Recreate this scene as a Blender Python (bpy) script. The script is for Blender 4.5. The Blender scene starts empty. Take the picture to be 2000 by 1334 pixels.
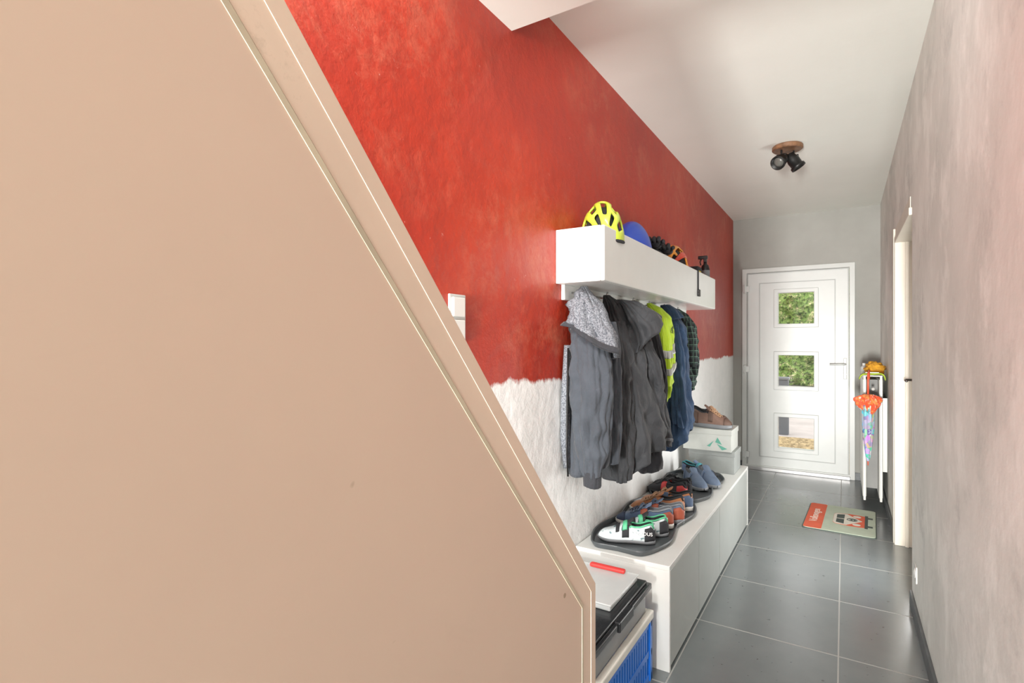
import bpy, bmesh, math, random
import numpy as np
from mathutils import Vector, Matrix, noise
random.seed(4)
sc=bpy.context.scene
COL=sc.collection
try:
    sc.view_settings.view_transform='Standard'
    sc.view_settings.exposure=.22
except Exception: pass
PI=math.pi
# ---------------------------------------------------------------- materials
def mk(name):
    m=bpy.data.materials.new(name); m.use_nodes=True
    nt=m.node_tree
    return m,nt,nt.nodes['Principled BSDF']
def mth(nt,op,a,b=None,c=None):
    n=nt.nodes.new('ShaderNodeMath'); n.operation=op
    for i,v in enumerate((a,b,c)):
        if v is None: continue
        if isinstance(v,(int,float)): n.inputs[i].default_value=v
        else: nt.links.new(v,n.inputs[i])
    return n.outputs[0]
def mixc(nt,f,a,b):
    n=nt.nodes.new('ShaderNodeMix'); n.data_type='RGBA'
    if isinstance(f,(int,float)): n.inputs[0].default_value=f
    else: nt.links.new(f,n.inputs[0])
    for i,v in ((6,a),(7,b)):
        if isinstance(v,(tuple,list)): n.inputs[i].default_value=(*v[:3],1)
        else: nt.links.new(v,n.inputs[i])
    return n.outputs[2]
def noi(nt,vec,scale,detail=4,rough=.55,dist=0):
    n=nt.nodes.new('ShaderNodeTexNoise'); n.inputs['Scale'].default_value=scale
    n.inputs['Detail'].default_value=detail; n.inputs['Roughness'].default_value=rough
    n.inputs['Distortion'].default_value=dist
    if vec is not None: nt.links.new(vec,n.inputs['Vector'])
    return n.outputs['Fac']
def ramp(nt,f,lo,hi):
    n=nt.nodes.new('ShaderNodeMapRange'); n.clamp=True
    nt.links.new(f,n.inputs[0]); n.inputs[1].default_value=lo; n.inputs[2].default_value=hi
    return n.outputs[0]
def bumpn(nt,b,h,strength,dist=.01):
    n=nt.nodes.new('ShaderNodeBump'); n.inputs['Strength'].default_value=strength
    n.inputs['Distance'].default_value=dist
    nt.links.new(h,n.inputs['Height']); nt.links.new(n.outputs[0],b.inputs['Normal'])
def objc(nt): return nt.nodes.new('ShaderNodeTexCoord').outputs['Object']
def posn(nt): return nt.nodes.new('ShaderNodeNewGeometry').outputs['Position']
def sepxyz(nt,v):
    n=nt.nodes.new('ShaderNodeSeparateXYZ'); nt.links.new(v,n.inputs[0]); return n.outputs
def vmul(nt,v,s):
    n=nt.nodes.new('ShaderNodeVectorMath'); n.operation='MULTIPLY'; nt.links.new(v,n.inputs[0]); n.inputs[1].default_value=s
    return n.outputs[0]
def M(name,col,rough=.5,metal=0,var=.08,scale=8,bump=0,bscale=80,sheen=0,coat=0,crumple=0):
    m,nt,b=mk(name); v=objc(nt)
    f=ramp(nt,noi(nt,v,scale),.3,.7)
    lo=[c*(1-var) for c in col]; hi=[min(1,c*(1+var)) for c in col]
    nt.links.new(mixc(nt,f,lo,hi),b.inputs['Base Color'])
    b.inputs['Roughness'].default_value=rough; b.inputs['Metallic'].default_value=metal
    if sheen: b.inputs['Sheen Weight'].default_value=sheen
    if coat: b.inputs['Coat Weight'].default_value=coat
    if crumple:
        h=mth(nt,'ADD',mth(nt,'MULTIPLY',noi(nt,vmul(nt,v,(1,1,.6)),14,4,.6,.8),1.0),mth(nt,'MULTIPLY',noi(nt,v,bscale,2),.04))
        bumpn(nt,b,h,crumple,.03)
    elif bump: bumpn(nt,b,noi(nt,v,bscale,3),bump,.004)
    return m
def clear(name,col,alpha,rough=.15):
    m,nt,b=mk(name); b.inputs['Base Color'].default_value=(*col,1); b.inputs['Roughness'].default_value=rough
    f=noi(nt,objc(nt),10); nt.links.new(mth(nt,'MULTIPLY_ADD',f,.1,alpha-.05),b.inputs['Alpha'])
    return m
# ---------------------------------------------------------------- mesh helpers
ROOTS=set()
def thing(name,label,cat,loc=(0,0,0),rot=0,group=None,tilt=(0,0)):
    e=bpy.data.objects.new(name,None); e.empty_display_size=.05
    e.location=loc; e.rotation_euler=(tilt[0],tilt[1],rot); COL.objects.link(e)
    e['label']=label; e['category']=cat
    if group: e['group']=group
    ROOTS.add(e.name); return e
def new(name,vf,mat,parent=None,w=True,smooth=False,bevel=0,sub=0,solid=0,label=None,kind=None,cat=None,seg=2,weld=False,group=None):
    if isinstance(vf,bpy.types.Mesh): me=vf
    else:
        me=bpy.data.meshes.new(name); me.from_pydata([tuple(v) for v in vf[0]],[],vf[1]); me.validate()
    bm=bmesh.new(); bm.from_mesh(me)
    if weld: bmesh.ops.remove_doubles(bm,verts=bm.verts,dist=1e-5)
    bmesh.ops.recalc_face_normals(bm,faces=bm.faces)
    bm.to_mesh(me); bm.free()
    off=Vector((0,0,0)); p=parent
    while p is not None:
        isroot=p.name in ROOTS
        if isroot and not w: break
        off+=p.location; p=p.parent
    co=np.array([v.co[:] for v in me.vertices]); lo=co.min(0); hi=co.max(0)
    c=Vector(((lo+hi)/2).tolist())
    if parent is None: c.z=float(lo[2])
    me.transform(Matrix.Translation(-c))
    o=bpy.data.objects.new(name,me); o.location=c-off
    if parent is not None: o.parent=parent
    COL.objects.link(o)
    me.materials.append(mat)
    if smooth:
        for f in me.polygons: f.use_smooth=True
    if solid:
        s=o.modifiers.new('s','SOLIDIFY'); s.thickness=solid; s.offset=0
    if bevel:
        b=o.modifiers.new('b','BEVEL'); b.width=bevel; b.segments=seg; b.limit_method='ANGLE'
    if sub:
        s=o.modifiers.new('u','SUBSURF'); s.levels=sub; s.render_levels=sub
    if label: o['label']=label
    if kind: o['kind']=kind
    if cat: o['category']=cat
    if group: o['group']=group
    return o
def merge(*vfs):
    V=[];F=[]
    for v,f in vfs:
        n=len(V); V+=list(v); F+=[tuple(i+n for i in a) for a in f]
    return V,F
def bx(x0,x1,y0,y1,z0,z1):
    V=[(x,y,z) for x in(x0,x1) for y in(y0,y1) for z in(z0,z1)]
    F=[(0,1,3,2),(4,6,7,5),(0,4,5,1),(2,3,7,6),(0,2,6,4),(1,5,7,3)]
    return V,F
def xf(vf,m): return [tuple(m@Vector(v)) for v in vf[0]],vf[1]
def frame_xz(x0,x1,z0,z1,w,y0,y1):
    o=[(x0,z0),(x1,z0),(x1,z1),(x0,z1)]; i=[(x0+w,z0+w),(x1-w,z0+w),(x1-w,z1-w),(x0+w,z1-w)]
    V=[(x,y,z) for y in (y0,y1) for L in (o,i) for x,z in L]; F=[]
    for k in range(4):
        k2=(k+1)%4
        F+=[(k,k2,4+k2,4+k),(8+k,8+k2,12+k2,12+k),(k,k2,8+k2,8+k),(4+k,4+k2,12+k2,12+k)]
    return V,F
def tube(pts,r,n=8,cap=True,flat=1.0):
    P=[Vector(p) for p in pts]; R=r if isinstance(r,(list,tuple)) else [r]*len(P)
    V=[];F=[]; up=Vector((0,0,1)); prev=None
    for i,p in enumerate(P):
        d=(P[min(i+1,len(P)-1)]-P[max(i-1,0)]).normalized()
        if prev is None:
            a=up if abs(d.z)<.9 else Vector((1,0,0))
            x=d.cross(a).normalized()
        else:
            x=(prev-d*prev.dot(d)).normalized()
        prev=x; y=d.cross(x)
        for k in range(n):
            t=2*PI*k/n; V.append(tuple(p+x*math.cos(t)*R[i]+y*math.sin(t)*R[i]*flat))
    for i in range(len(P)-1):
        for k in range(n):
            F.append((i*n+k,i*n+(k+1)%n,(i+1)*n+(k+1)%n,(i+1)*n+k))
    if cap:
        F.append(tuple(range(n))); F.append(tuple((len(P)-1)*n+k for k in range(n)))
    return V,F
def lathe(prof,n=24,c=(0,0,0)):
    V=[];F=[]
    for r,z in prof:
        for k in range(n):
            t=2*PI*k/n; V.append((c[0]+r*math.cos(t),c[1]+r*math.sin(t),c[2]+z))
    for i in range(len(prof)-1):
        for k in range(n): F.append((i*n+k,i*n+(k+1)%n,(i+1)*n+(k+1)%n,(i+1)*n+k))
    F.append(tuple(range(n))); F.append(tuple((len(prof)-1)*n+k for k in range(n)))
    return V,F
def extr(poly,z0,z1):
    n=len(poly); V=[(x,y,z0) for x,y in poly]+[(x,y,z1) for x,y in poly]
    F=[tuple(range(n)),tuple(range(n,2*n))]+[(i,(i+1)%n,(i+1)%n+n,i+n) for i in range(n)]
    return V,F
def disc(cx,cy,r,z0,z1,n=24,sx=1,sy=1): return extr([(cx+r*sx*math.cos(2*PI*k/n),cy+r*sy*math.sin(2*PI*k/n)) for k in range(n)],z0,z1)
def text(body,size,mat,parent,mat4,name='lettering',w=False,align='CENTER'):
    cu=bpy.data.curves.new(name,'FONT'); cu.body=body; cu.size=size; cu.extrude=.0004; cu.align_x=align
    o=bpy.data.objects.new('tmp',cu); COL.objects.link(o)
    dg=bpy.context.evaluated_depsgraph_get(); me=bpy.data.meshes.new_from_object(o.evaluated_get(dg))
    bpy.data.objects.remove(o); me.transform(mat4); me.materials.clear()
    return new(name,me,mat,parent,w=w)
# ---------------------------------------------------------------- base materials
mWhite=M('white_lacquer',(.72,.735,.71),.28,var=.02)
mPVC=M('white_pvc',(.60,.625,.61),.35,var=.02)
mTrimW=M('cream_paint',(.68,.64,.55),.4,var=.05,scale=5)
mBeige,nt,b=mk('beige_board'); v=objc(nt)
bc=mixc(nt,ramp(nt,noi(nt,v,2.2,4),.3,.7),(.555,.435,.352),(.595,.47,.378))
bc=mixc(nt,mth(nt,'MULTIPLY',ramp(nt,noi(nt,v,3.5,9,.75,.8),.60,.75),.15),bc,(.40,.30,.23))
bc=mixc(nt,ramp(nt,noi(nt,v,22,2,.5),.79,.81),bc,(.33,.25,.17))
nt.links.new(bc,b.inputs['Base Color']); b.inputs['Roughness'].default_value=.6
mBeigeT,nt,b=mk('beige_trim'); v=objc(nt)
bc=mixc(nt,ramp(nt,noi(nt,v,6,5),.3,.7),(.61,.495,.40),(.66,.54,.435))
bc=mixc(nt,mth(nt,'MULTIPLY',ramp(nt,noi(nt,v,12,8,.8),.60,.70),.4),bc,(.40,.32,.24))
nt.links.new(bc,b.inputs['Base Color']); b.inputs['Roughness'].default_value=.6
mBeigeB=M('beige_bead',(.49,.44,.33),.6,var=.14,scale=14)
mBlack=M('black_plastic',(.012,.012,.013),.35)
mMetalB=M('black_metal',(.015,.015,.015),.4,metal=.3)
mChrome=M('brushed_steel',(.6,.6,.6),.25,metal=1)
mWood=M('walnut',(.20,.10,.05),.5,var=.35,scale=25)
# red wall
mRed,nt,b=mk('red_and_white_plaster'); p=posn(nt); s=sepxyz(nt,p)
n1=noi(nt,p,2.3,3); n2=noi(nt,vmul(nt,p,(1,9,7)),1,8,.75)
bd=mth(nt,'ADD',mth(nt,'MULTIPLY_ADD',n1,.07,1.130),mth(nt,'MULTIPLY',n2,.08))
soft=noi(nt,vmul(nt,p,(1,45,30)),1,5,.7)
fac=ramp(nt,mth(nt,'ADD',mth(nt,'SUBTRACT',s[2],bd),mth(nt,'MULTIPLY_ADD',soft,.024,-.012)),-.008,.008)
red=mixc(nt,ramp(nt,noi(nt,p,1.3,5,.6),.3,.7),(.35,.020,.008),(.48,.038,.011))
big=ramp(nt,noi(nt,vmul(nt,p,(1,1,1.4)),1.1,3,.5),.38,.56)
scuff=mth(nt,'MULTIPLY',mth(nt,'MULTIPLY',ramp(nt,noi(nt,p,3.4,12,.85,.3),.48,.64),big),.6)
red=mixc(nt,scuff,red,(.58,.17,.10))
spk=mth(nt,'MULTIPLY',ramp(nt,noi(nt,p,26,6,.8),.66,.71),.55)
red=mixc(nt,spk,red,(.72,.42,.36))
wh=mixc(nt,ramp(nt,noi(nt,p,9,9,.8),.38,.58),(.86,.88,.87),(.94,.95,.94))
nt.links.new(mixc(nt,fac,wh,red),b.inputs['Base Color'])
b.inputs['Roughness'].default_value=.45
bumpn(nt,b,noi(nt,p,12,9,.62),.5,.014)
# right wall
mRW,nt,b=mk('mottled_plaster'); p=posn(nt); s=sepxyz(nt,p)
base=mixc(nt,ramp(nt,noi(nt,vmul(nt,p,(1,.9,1.0)),1.7,7,.62,.3),.36,.62),(.62,.64,.60),(.78,.785,.745))
base=mixc(nt,mth(nt,'MULTIPLY',ramp(nt,noi(nt,vmul(nt,p,(1,1.3,1)),2.8,9,.7,.2),.50,.62),.75),base,(.86,.875,.835))
base=mixc(nt,mth(nt,'MULTIPLY',ramp(nt,noi(nt,vmul(nt,p,(1,1.2,1.2)),2.4,9,.72,.2),.55,.66),.6),base,(.48,.50,.475))
nt.links.new(base,b.inputs['Base Color']); b.inputs['Roughness'].default_value=.6
bumpn(nt,b,noi(nt,p,22,7),.12,.01)
mGrey,nt,b=mk('grey_plaster'); p=posn(nt)
nt.links.new(mixc(nt,ramp(nt,noi(nt,p,3,5),.3,.7),(.31,.31,.285),(.355,.355,.33)),b.inputs['Base Color']); b.inputs['Roughness'].default_value=.7
bumpn(nt,b,noi(nt,p,60,4),.1,.005)
mCeil,nt,b=mk('ceiling_paint'); p=posn(nt)
nt.links.new(mixc(nt,ramp(nt,noi(nt,p,1.5,5),.3,.7),(.83,.855,.80),(.87,.895,.84)),b.inputs['Base Color']); b.inputs['Roughness'].default_value=.7
bumpn(nt,b,noi(nt,p,18,5),.1,.008)
# floor
mFloor,nt,b=mk('slate_tiles'); p=posn(nt); s=sepxyz(nt,p)
u=mth(nt,'DIVIDE',mth(nt,'ADD',s[0],.02),.58); v=mth(nt,'DIVIDE',mth(nt,'SUBTRACT',s[1],2.69),.577)
def edge(t,sz):
    f=mth(nt,'FRACT',t); return mth(nt,'MULTIPLY',mth(nt,'MINIMUM',f,mth(nt,'SUBTRACT',1,f)),sz)
gx=ramp(nt,edge(u,.58),.0020,.0032); gy=ramp(nt,edge(v,.577),.0028,.0042)
g=mth(nt,'MULTIPLY',gx,gy)
wn=nt.nodes.new('ShaderNodeTexWhiteNoise'); wn.noise_dimensions='2D'
cb=nt.nodes.new('ShaderNodeCombineXYZ'); nt.links.new(mth(nt,'FLOOR',u),cb.inputs[0]); nt.links.new(mth(nt,'FLOOR',v),cb.inputs[1]); nt.links.new(cb.outputs[0],wn.inputs['Vector'])
tile=mixc(nt,noi(nt,p,6,8,.6),(.095,.112,.116),(.145,.165,.168))
tile=mixc(nt,mth(nt,'MULTIPLY',wn.outputs['Value'],.3),tile,(.17,.19,.192))
pit=ramp(nt,noi(nt,p,34,2,.5),.27,.30)
tile=mixc(nt,pit,(.05,.057,.06),tile)
nt.links.new(mixc(nt,g,(.34,.345,.325),tile),b.inputs['Base Color'])
nt.links.new(mth(nt,'MULTIPLY_ADD',g,-.37,.60),b.inputs['Roughness'])
b.inputs['IOR'].default_value=1.9
h=mth(nt,'ADD',mth(nt,'MULTIPLY',g,.5),mth(nt,'MULTIPLY',noi(nt,p,5,3,.5),.5))
bumpn(nt,b,h,.10,.003)
mBase=M('slate_skirting',(.08,.09,.095),.4,var=.3)
# ---------------------------------------------------------------- room shell
XL,XR,YE,ZC=-1.03,.30,6.24,2.69
new('floor',bx(-1.15,.95,-1.9,6.36,-.08,0),mFloor,kind='structure')
new('wall_left',bx(XL-.12,XL,-1.9,YE+.1,0,4.0),mRed,kind='structure')
DY0,DY1,DZ=3.43,4.42,2.06
new('wall_right',merge(bx(XR,XR+.2,-1.9,DY0,0,ZC),bx(XR,XR+.2,DY0,DY1,DZ,ZC),bx(XR,XR+.2,DY1,YE,0,ZC)),mRW,kind='structure')
EX0,EX1,EZ=-.936,.094,2.147
new('wall_back',merge(bx(XL,EX0,YE,YE+.12,0,ZC),bx(EX0,EX1,YE,YE+.12,EZ,ZC),bx(EX1,XR+.2,YE,YE+.12,0,ZC)),mGrey,kind='structure')
new('ceiling',bx(XL,XR+.2,1.65,YE+.12,ZC,ZC+.1),mCeil,kind='structure')
new('trim_1',merge(bx(XL,XR+.2,1.05,1.65,2.49,ZC+.1),bx(-.40,XR+.2,-1.9,1.05,2.49,ZC+.1)),mCeil,kind='structure')
new('baseboard_right',merge(bx(XR-.012,XR,-1.9,DY0-.005,0,.075),bx(XR-.012,XR,DY1+.07,YE,0,.075)),mBase,bevel=.002,kind='structure')
new('baseboard_back',merge(bx(XL,EX0,YE-.012,YE,0,.075),bx(EX1,XR-.012,YE-.012,YE,0,.075)),mBase,bevel=.002,kind='structure')
# front door
d1=bpy.data.objects.new('door_1',None); COL.objects.link(d1); d1.location=(-.42,6.25,0); d1['kind']='structure'; ROOTS.add('door_1')
mFrame=M('frame_grey_white',(.53,.55,.53),.35,var=.02)
new('door_frame',frame_xz(EX0,EX1,0,EZ,.048,6.215,6.30),mFrame,d1,bevel=.004)
wz=[(1.712),(1.061),(.415)]; gx0,gx1=-.586,-.257; hg=.162
leaf=[bx(EX0+.05,gx0,6.225,6.29,.035,EZ-.05),bx(gx1,EX1-.05,6.225,6.29,.035,EZ-.05)]
zz=[.035]+[q for z in reversed(wz) for q in (z-hg,z+hg)]+[EZ-.05]
for i in range(0,8,2): leaf.append(bx(gx0,gx1,6.225,6.29,zz[i],zz[i+1]))
lf=new('door_leaf',merge(*leaf),mPVC,d1)
mMould=M('moulding_grey',(.42,.44,.43),.35,var=.02)
new('panel_moulding',frame_xz(-.768,-.07,.14,1.99,.009,6.220,6.226),mMould,d1,bevel=.002)
new('rebate_moulding',frame_xz(EX0+.052,EX1-.052,.037,EZ-.052,.009,6.218,6.226),mMould,d1,bevel=.002)
mGlass,nt,b=mk('window_glass')
tr=nt.nodes.new('ShaderNodeBsdfTransparent'); gl=nt.nodes.new('ShaderNodeBsdfGlossy'); gl.inputs['Roughness'].default_value=.02
mx=nt.nodes.new('ShaderNodeMixShader'); mx.inputs[0].default_value=.008
nt.links.new(tr.outputs[0],mx.inputs[1]); nt.links.new(gl.outputs[0],mx.inputs[2]); nt.links.new(mx.outputs[0],nt.nodes['Material Output'].inputs[0])
for z in wz:
    new('window_trim',frame_xz(gx0-.04,gx1+.04,z-hg-.04,z+hg+.04,.041,6.210,6.226),mPVC,d1,bevel=.005)
    new('window_pane',bx(gx0,gx1,6.255,6.259,z-hg,z+hg),mGlass,d1)
new('handle_plate',bx(-.004,.026,6.213,6.226,.99,1.2),mPVC,d1,bevel=.004)
new('door_handle',tube([(.011,6.22,1.14),(.011,6.175,1.14),(-.005,6.165,1.14),(-.12,6.165,1.137)],.010,10),mPVC,d1,smooth=True)
new('lock_cylinder',tube([(.011,6.22,1.04),(.011,6.205,1.04)],.009,12),mChrome,d1)
for z in (1.93,1.07,.154): new('hinge',merge(tube([(EX0+.03,6.205,z-.045),(EX0+.03,6.205,z+.045)],.010,10),bx(EX0+.01,EX0+.075,6.205,6.217,z-.03,z+.03)),mPVC,d1)
new('door_sill',bx(EX0+.04,EX1-.04,6.19,6.30,0,.033),M('sill_aluminium',(.45,.45,.45),.35,metal=.7),d1,bevel=.003)
# side door
d2=bpy.data.objects.new('door_2',None); COL.objects.link(d2); d2.location=(.38,3.9,0); d2['kind']='structure'; ROOTS.add('door_2')
new('door_jamb',merge(bx(.288,.46,DY1-.045,DY1,0,DZ),bx(.302,.46,DY0,DY0+.035,0,DZ),bx(.288,.46,DY0+.035,DY1-.045,DZ-.04,DZ)),mTrimW,d2,bevel=.003)
new('architrave',merge(bx(.284,.299,DY1,DY1+.07,0,DZ+.06),bx(.295,.299,DY0+.05,DY1,DZ,DZ+.06)),mTrimW,d2,bevel=.001)
new('door_stop',bx(.345,.365,DY1-.058,DY1-.045,0,DZ-.04),mTrimW,d2,bevel=.002)
new('door_leaf',bx(.40,.44,DY0+.035,DY1-.045,.008,DZ-.04),mTrimW,d2)
new('door_handle',tube([(.40,4.30,1.11),(.345,4.30,1.11),(.338,4.29,1.11),(.338,4.20,1.108)],.008,10),M('dark_steel',(.18,.17,.16),.3,metal=.9),d2,smooth=True)
# ---------------------------------------------------------------- outside
new('ground_outside',bx(-14,14,6.37,30,-.1,-.02),M('paving',(.44,.40,.38),.8,var=.15,scale=2),kind='structure')
mLeafG,nt,b=mk('leaf_litter'); v=objc(nt)
nt.links.new(mixc(nt,ramp(nt,noi(nt,v,22,6,.8),.42,.58),(.12,.08,.03),(.54,.41,.22)),b.inputs['Base Color']); b.inputs['Roughness'].default_value=.9
gb=new('gravel_bed',bx(-3,3,6.4,8.6,-.02,.0),mLeafG,kind='stuff',cat='gravel'); gb['label']='bed of fallen leaves and gravel outside the front door'
mHedge,nt,b=mk('hedge_leaves'); v=objc(nt)
hc=mixc(nt,ramp(nt,noi(nt,v,8,10,.85),.43,.55),(.015,.032,.008),(.25,.38,.10))
hc=mixc(nt,ramp(nt,noi(nt,v,5,10,.9),.53,.60),hc,(.78,.67,.40))  # sunlit dapple painted into the leaf colour, no sun lamp outside
nt.links.new(hc,b.inputs['Base Color']); b.inputs['Roughness'].default_value=.8
V=[];F=[];nx,nz=120,60
for j in range(nz+1):
    for i in range(nx+1):
        x=-7+i*10/nx; z=j*4.6/nz
        q=Vector((x*1.6,z*1.6,3)); y=19.3+.4*noise.noise(q)+.25*noise.noise(q*3.1)+.12*noise.noise(q*9)
        V.append((x,y,z))
for j in range(nz):
    for i in range(nx):
        a=j*(nx+1)+i; F.append((a,a+1,a+nx+2,a+nx+1))
n0=len(V)
V+=[(-7,21,0),(3,21,0),(3,21,4.6),(-7,21,4.6)]
F.append((n0,n0+1,n0+2,n0+3)); F.append((nz*(nx+1),nz*(nx+1)+nx,n0+2,n0+3))
hg_=new('hedge',(V,F),mHedge,smooth=False,kind='stuff',cat='hedge'); hg_['label']='dense green garden hedge beyond the paved yard'
pe=thing('gate_post','short grey concrete post standing on the paving','post',(-.77,8.95,-.02))
new('shaft',bx(-.84,-.70,8.88,9.02,-.02,.80),M('concrete',(.14,.15,.165),.8),pe,bevel=.006)
new('cap',bx(-.855,-.685,8.865,9.035,.80,.84),M('concrete_cap',(.18,.19,.20),.8),pe,bevel=.01)
# ---------------------------------------------------------------- stair panel
st=thing('stair_panel','beige painted boarded staircase balustrade with stepped edge trim','stair panel',(-.42,.2,0))
EYs,EZs,SL=.947,.891,-1.125
def Bd(d): return (EYs-d,EZs-.3795*d)
def Ad(d,z=2.95):
    y,zz_=Bd(d); return (y+(z-zz_)/SL,z)
def yz_ext(poly,x0,x1):
    n=len(poly); V=[(x0,y,z) for y,z in poly]+[(x1,y,z) for y,z in poly]
    return V,[tuple(range(n)),tuple(range(n,2*n))]+[(i,(i+1)%n,(i+1)%n+n,i+n) for i in range(n)]
bz=.0
new('board',yz_ext([(-1.8,bz),(EYs-.004,bz),Bd(.004),Ad(.004),(-1.8,2.95)],-.440,-.404),mBeige,st)
def strip(d0,d1,x0,x1): 
    return yz_ext([(EYs-d0,bz),Bd(d0),Ad(d0),Ad(d1),Bd(d1),(EYs-d1,bz)],x0,x1)
new('outer_cap',strip(0,.020,-.444,-.4024),mBeigeT,st)
new('flat_trim',strip(.0203,.052,-.404,-.4034),mBeigeT,st)
new('bead_moulding',strip(.0526,.0590,-.404,-.4031),mBeigeB,st)
# ---------------------------------------------------------------- light switch, socket
sw=thing('light_switch','white double rocker light switch on the red wall','light switch',(XL,1.32,1.355))
new('switch_frame',bx(XL,XL+.008,1.28,1.362,1.352,1.502),mFrame,sw,bevel=.003)
mRock=M('rocker_white',(.74,.75,.72),.3,var=.02)
for z in (1.362,1.432): new('rocker',bx(XL+.007,XL+.016,1.290,1.350,z,z+.060),mRock,sw,bevel=.003)
so=thing('wall_socket','small white wall socket just above the skirting','socket',(XR,3.24,.2))
mSock=M('socket_white',(.62,.62,.59),.4,var=.02)
new('socket_plate',bx(XR-.006,XR,3.2,3.28,.19,.27),mSock,so,bevel=.002)
new('socket_insert',xf(lathe([(.024,0),(.024,.002),(.019,.002),(.017,-.002)],20),Matrix.Translation((XR-.006,3.24,.23))@Matrix.Rotation(-PI/2,4,'Y')),mSock,so)
# ---------------------------------------------------------------- ceiling spot
cl=thing('ceiling_spotlight','round wooden ceiling base with two black metal spot heads','ceiling light',(-.325,4.06,ZC-.03))
new('ceiling_base',lathe([(.088,0),(.095,.006),(.095,.024),(.09,.03)],36,(-.325,4.06,ZC-.031)),mWood,cl,smooth=False)
mBulb=M('bulb_glass',(.12,.12,.11),.25)
def spot(px,py,dirv,):
    c=Vector((px,py,ZC-.03)); d=Vector(dirv).normalized()
    k=c+Vector((0,0,-.045))
    a=new('swivel_arm',merge(tube([c,k],.006,8),tube([k+Vector((-.028,0,-.01)),k+Vector((-.028,0,.012)),k+Vector((.028,0,.012)),k+Vector((.028,0,-.01))],.004,6)),mMetalB,cl)
    q=d.to_track_quat('Z','Y').to_matrix().to_4x4()
    kk=k+Vector((0,0,-.025))
    m=Matrix.Translation(kk)@q@Matrix.Scale(1.15,4)
    hd=new('spot_head',xf(lathe([(.012,-.05),(.026,-.045),(.03,-.02),(.034,.0),(.033,.03),(.041,.036),(.041,.052),(.036,.052),(.030,.03)],24),m),mMetalB,cl,smooth=True)
    new('bulb',xf(lathe([(.0285,.030),(.0285,.038),(.015,.042),(.003,.043)],20),m),mBulb,hd,smooth=True)
spot(-.36,4.03,(-.3,-.75,-.5)); spot(-.29,4.09,(.5,.1,-.8))
# ---------------------------------------------------------------- wall shelf with hooks
SZ0,SZ1,SX=1.60,1.825,-.812
SI=1.765
sh=thing('wall_shelf','long white lacquered box shelf with coat hooks beneath','shelf',(-.92,3.08,SZ0))
new('shelf_box',bx(XL+.001,SX-.0181,2.0181,4.1469,SZ0,SZ0+.018),mWhite,sh,bevel=.001)
new('shelf_front',bx(SX-.018,SX,2.0,4.165,SZ0,SZ1),mWhite,sh,bevel=.006,seg=3)
new('shelf_end',bx(XL+.001,SX-.0181,2.0,2.018,SZ0,SZ1),mWhite,sh,bevel=.002)
new('shelf_end',bx(XL+.001,SX-.0181,4.147,4.165,SZ0,SZ1),mWhite,sh,bevel=.002)
new('inner_board',bx(XL+.001,SX-.019,2.019,4.146,SI-.015,SI),mWhite,sh)
new('hook_rail',bx(XL+.001,XL+.018,2.05,4.12,1.535,SZ0),mWhite,sh,bevel=.002)
hy=[2.12,2.38,2.75,3.02,3.32,3.64]
for y in hy:
    new('coat_hook',tube([(XL+.018,y,1.57),(-.975,y,1.565),(-.955,y,1.572),(-.948,y,1.592)],.005,8),mChrome,sh,smooth=True)
# ---------------------------------------------------------------- bench
BX,BY0,BY1,BZ=-.605,2.19,4.29,.435
XB=XL+.004
be=thing('storage_bench','low white lacquered bench cabinet with four flat doors','bench',(-.82,3.24,0))
new('bench_top',bx(XB,BX,BY0,BY1,BZ-.02,BZ),mWhite,be,bevel=.0015)
new('side_panel',bx(XB,BX,BY0,BY0+.018,0,BZ-.0201),mWhite,be,bevel=.001)
new('side_panel',bx(XB,BX,BY1-.018,BY1,0,BZ-.0201),mWhite,be,bevel=.001)
new('body',bx(XB,BX-.0185,BY0+.0181,BY1-.0181,0,BZ-.0201),mWhite,be)
mDoorG=M('grey_lacquer',(.44,.465,.445),.25,var=.02)
w4=(BY1-BY0-.036)/4
for i in range(4):
    new('cabinet_door',bx(BX-.018,BX-.003,BY0+.018+i*w4+.003,BY0+.018+(i+1)*w4-.003,.012,BZ-.026),mDoorG,be,bevel=.0015)
# ---------------------------------------------------------------- boot trays
mTray=M('grey_rubber',(.07,.08,.086),.35,var=.15,bump=.2,bscale=40)
def tray(cx,cy,a,bb,label,rot=0):
    N=120
    def out(sc_):
        P=[]
        for k in range(N):
            t=2*PI*k/N; c,s_=math.cos(t),math.sin(t)
            x=math.copysign(abs(c)**.32,c); y=math.copysign(abs(s_)**.32,s_)
            X=x*(a-sc_); Y=y*(bb-sc_)
            X*=.91+.09*-math.cos(y*PI*2.0); Y*=1-.02*math.cos(x*PI)
            P.append((X,Y))
        return P
    e_=thing('boot_tray',label,'tray',(cx,cy,BZ),rot,'boot trays on the bench')
    rings=[(out(.012),0),(out(.0),.022),(out(.003),.026),(out(.008),.024),(out(.016),.006),(out(.03),.004)]
    V=[];F=[]
    for P,z in rings: V+=[(x,y,z) for x,y in P]
    for r in range(len(rings)-1):
        for k in range(N): F.append((r*N+k,r*N+(k+1)%N,(r+1)*N+(k+1)%N,(r+1)*N+k))
    F.append(tuple(range(N))); F.append(tuple((len(rings)-1)*N+k for k in range(N)))
    new('tray_basin',(V,F),mTray,e_,w=False,smooth=False)
    return e_
tray(-.842,2.650,.183,.440,'dark grey plastic boot tray with wavy edge holding sneakers')
tray(-.842,3.475,.183,.375,'dark grey plastic boot tray with wavy edge holding dark shoes')
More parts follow.
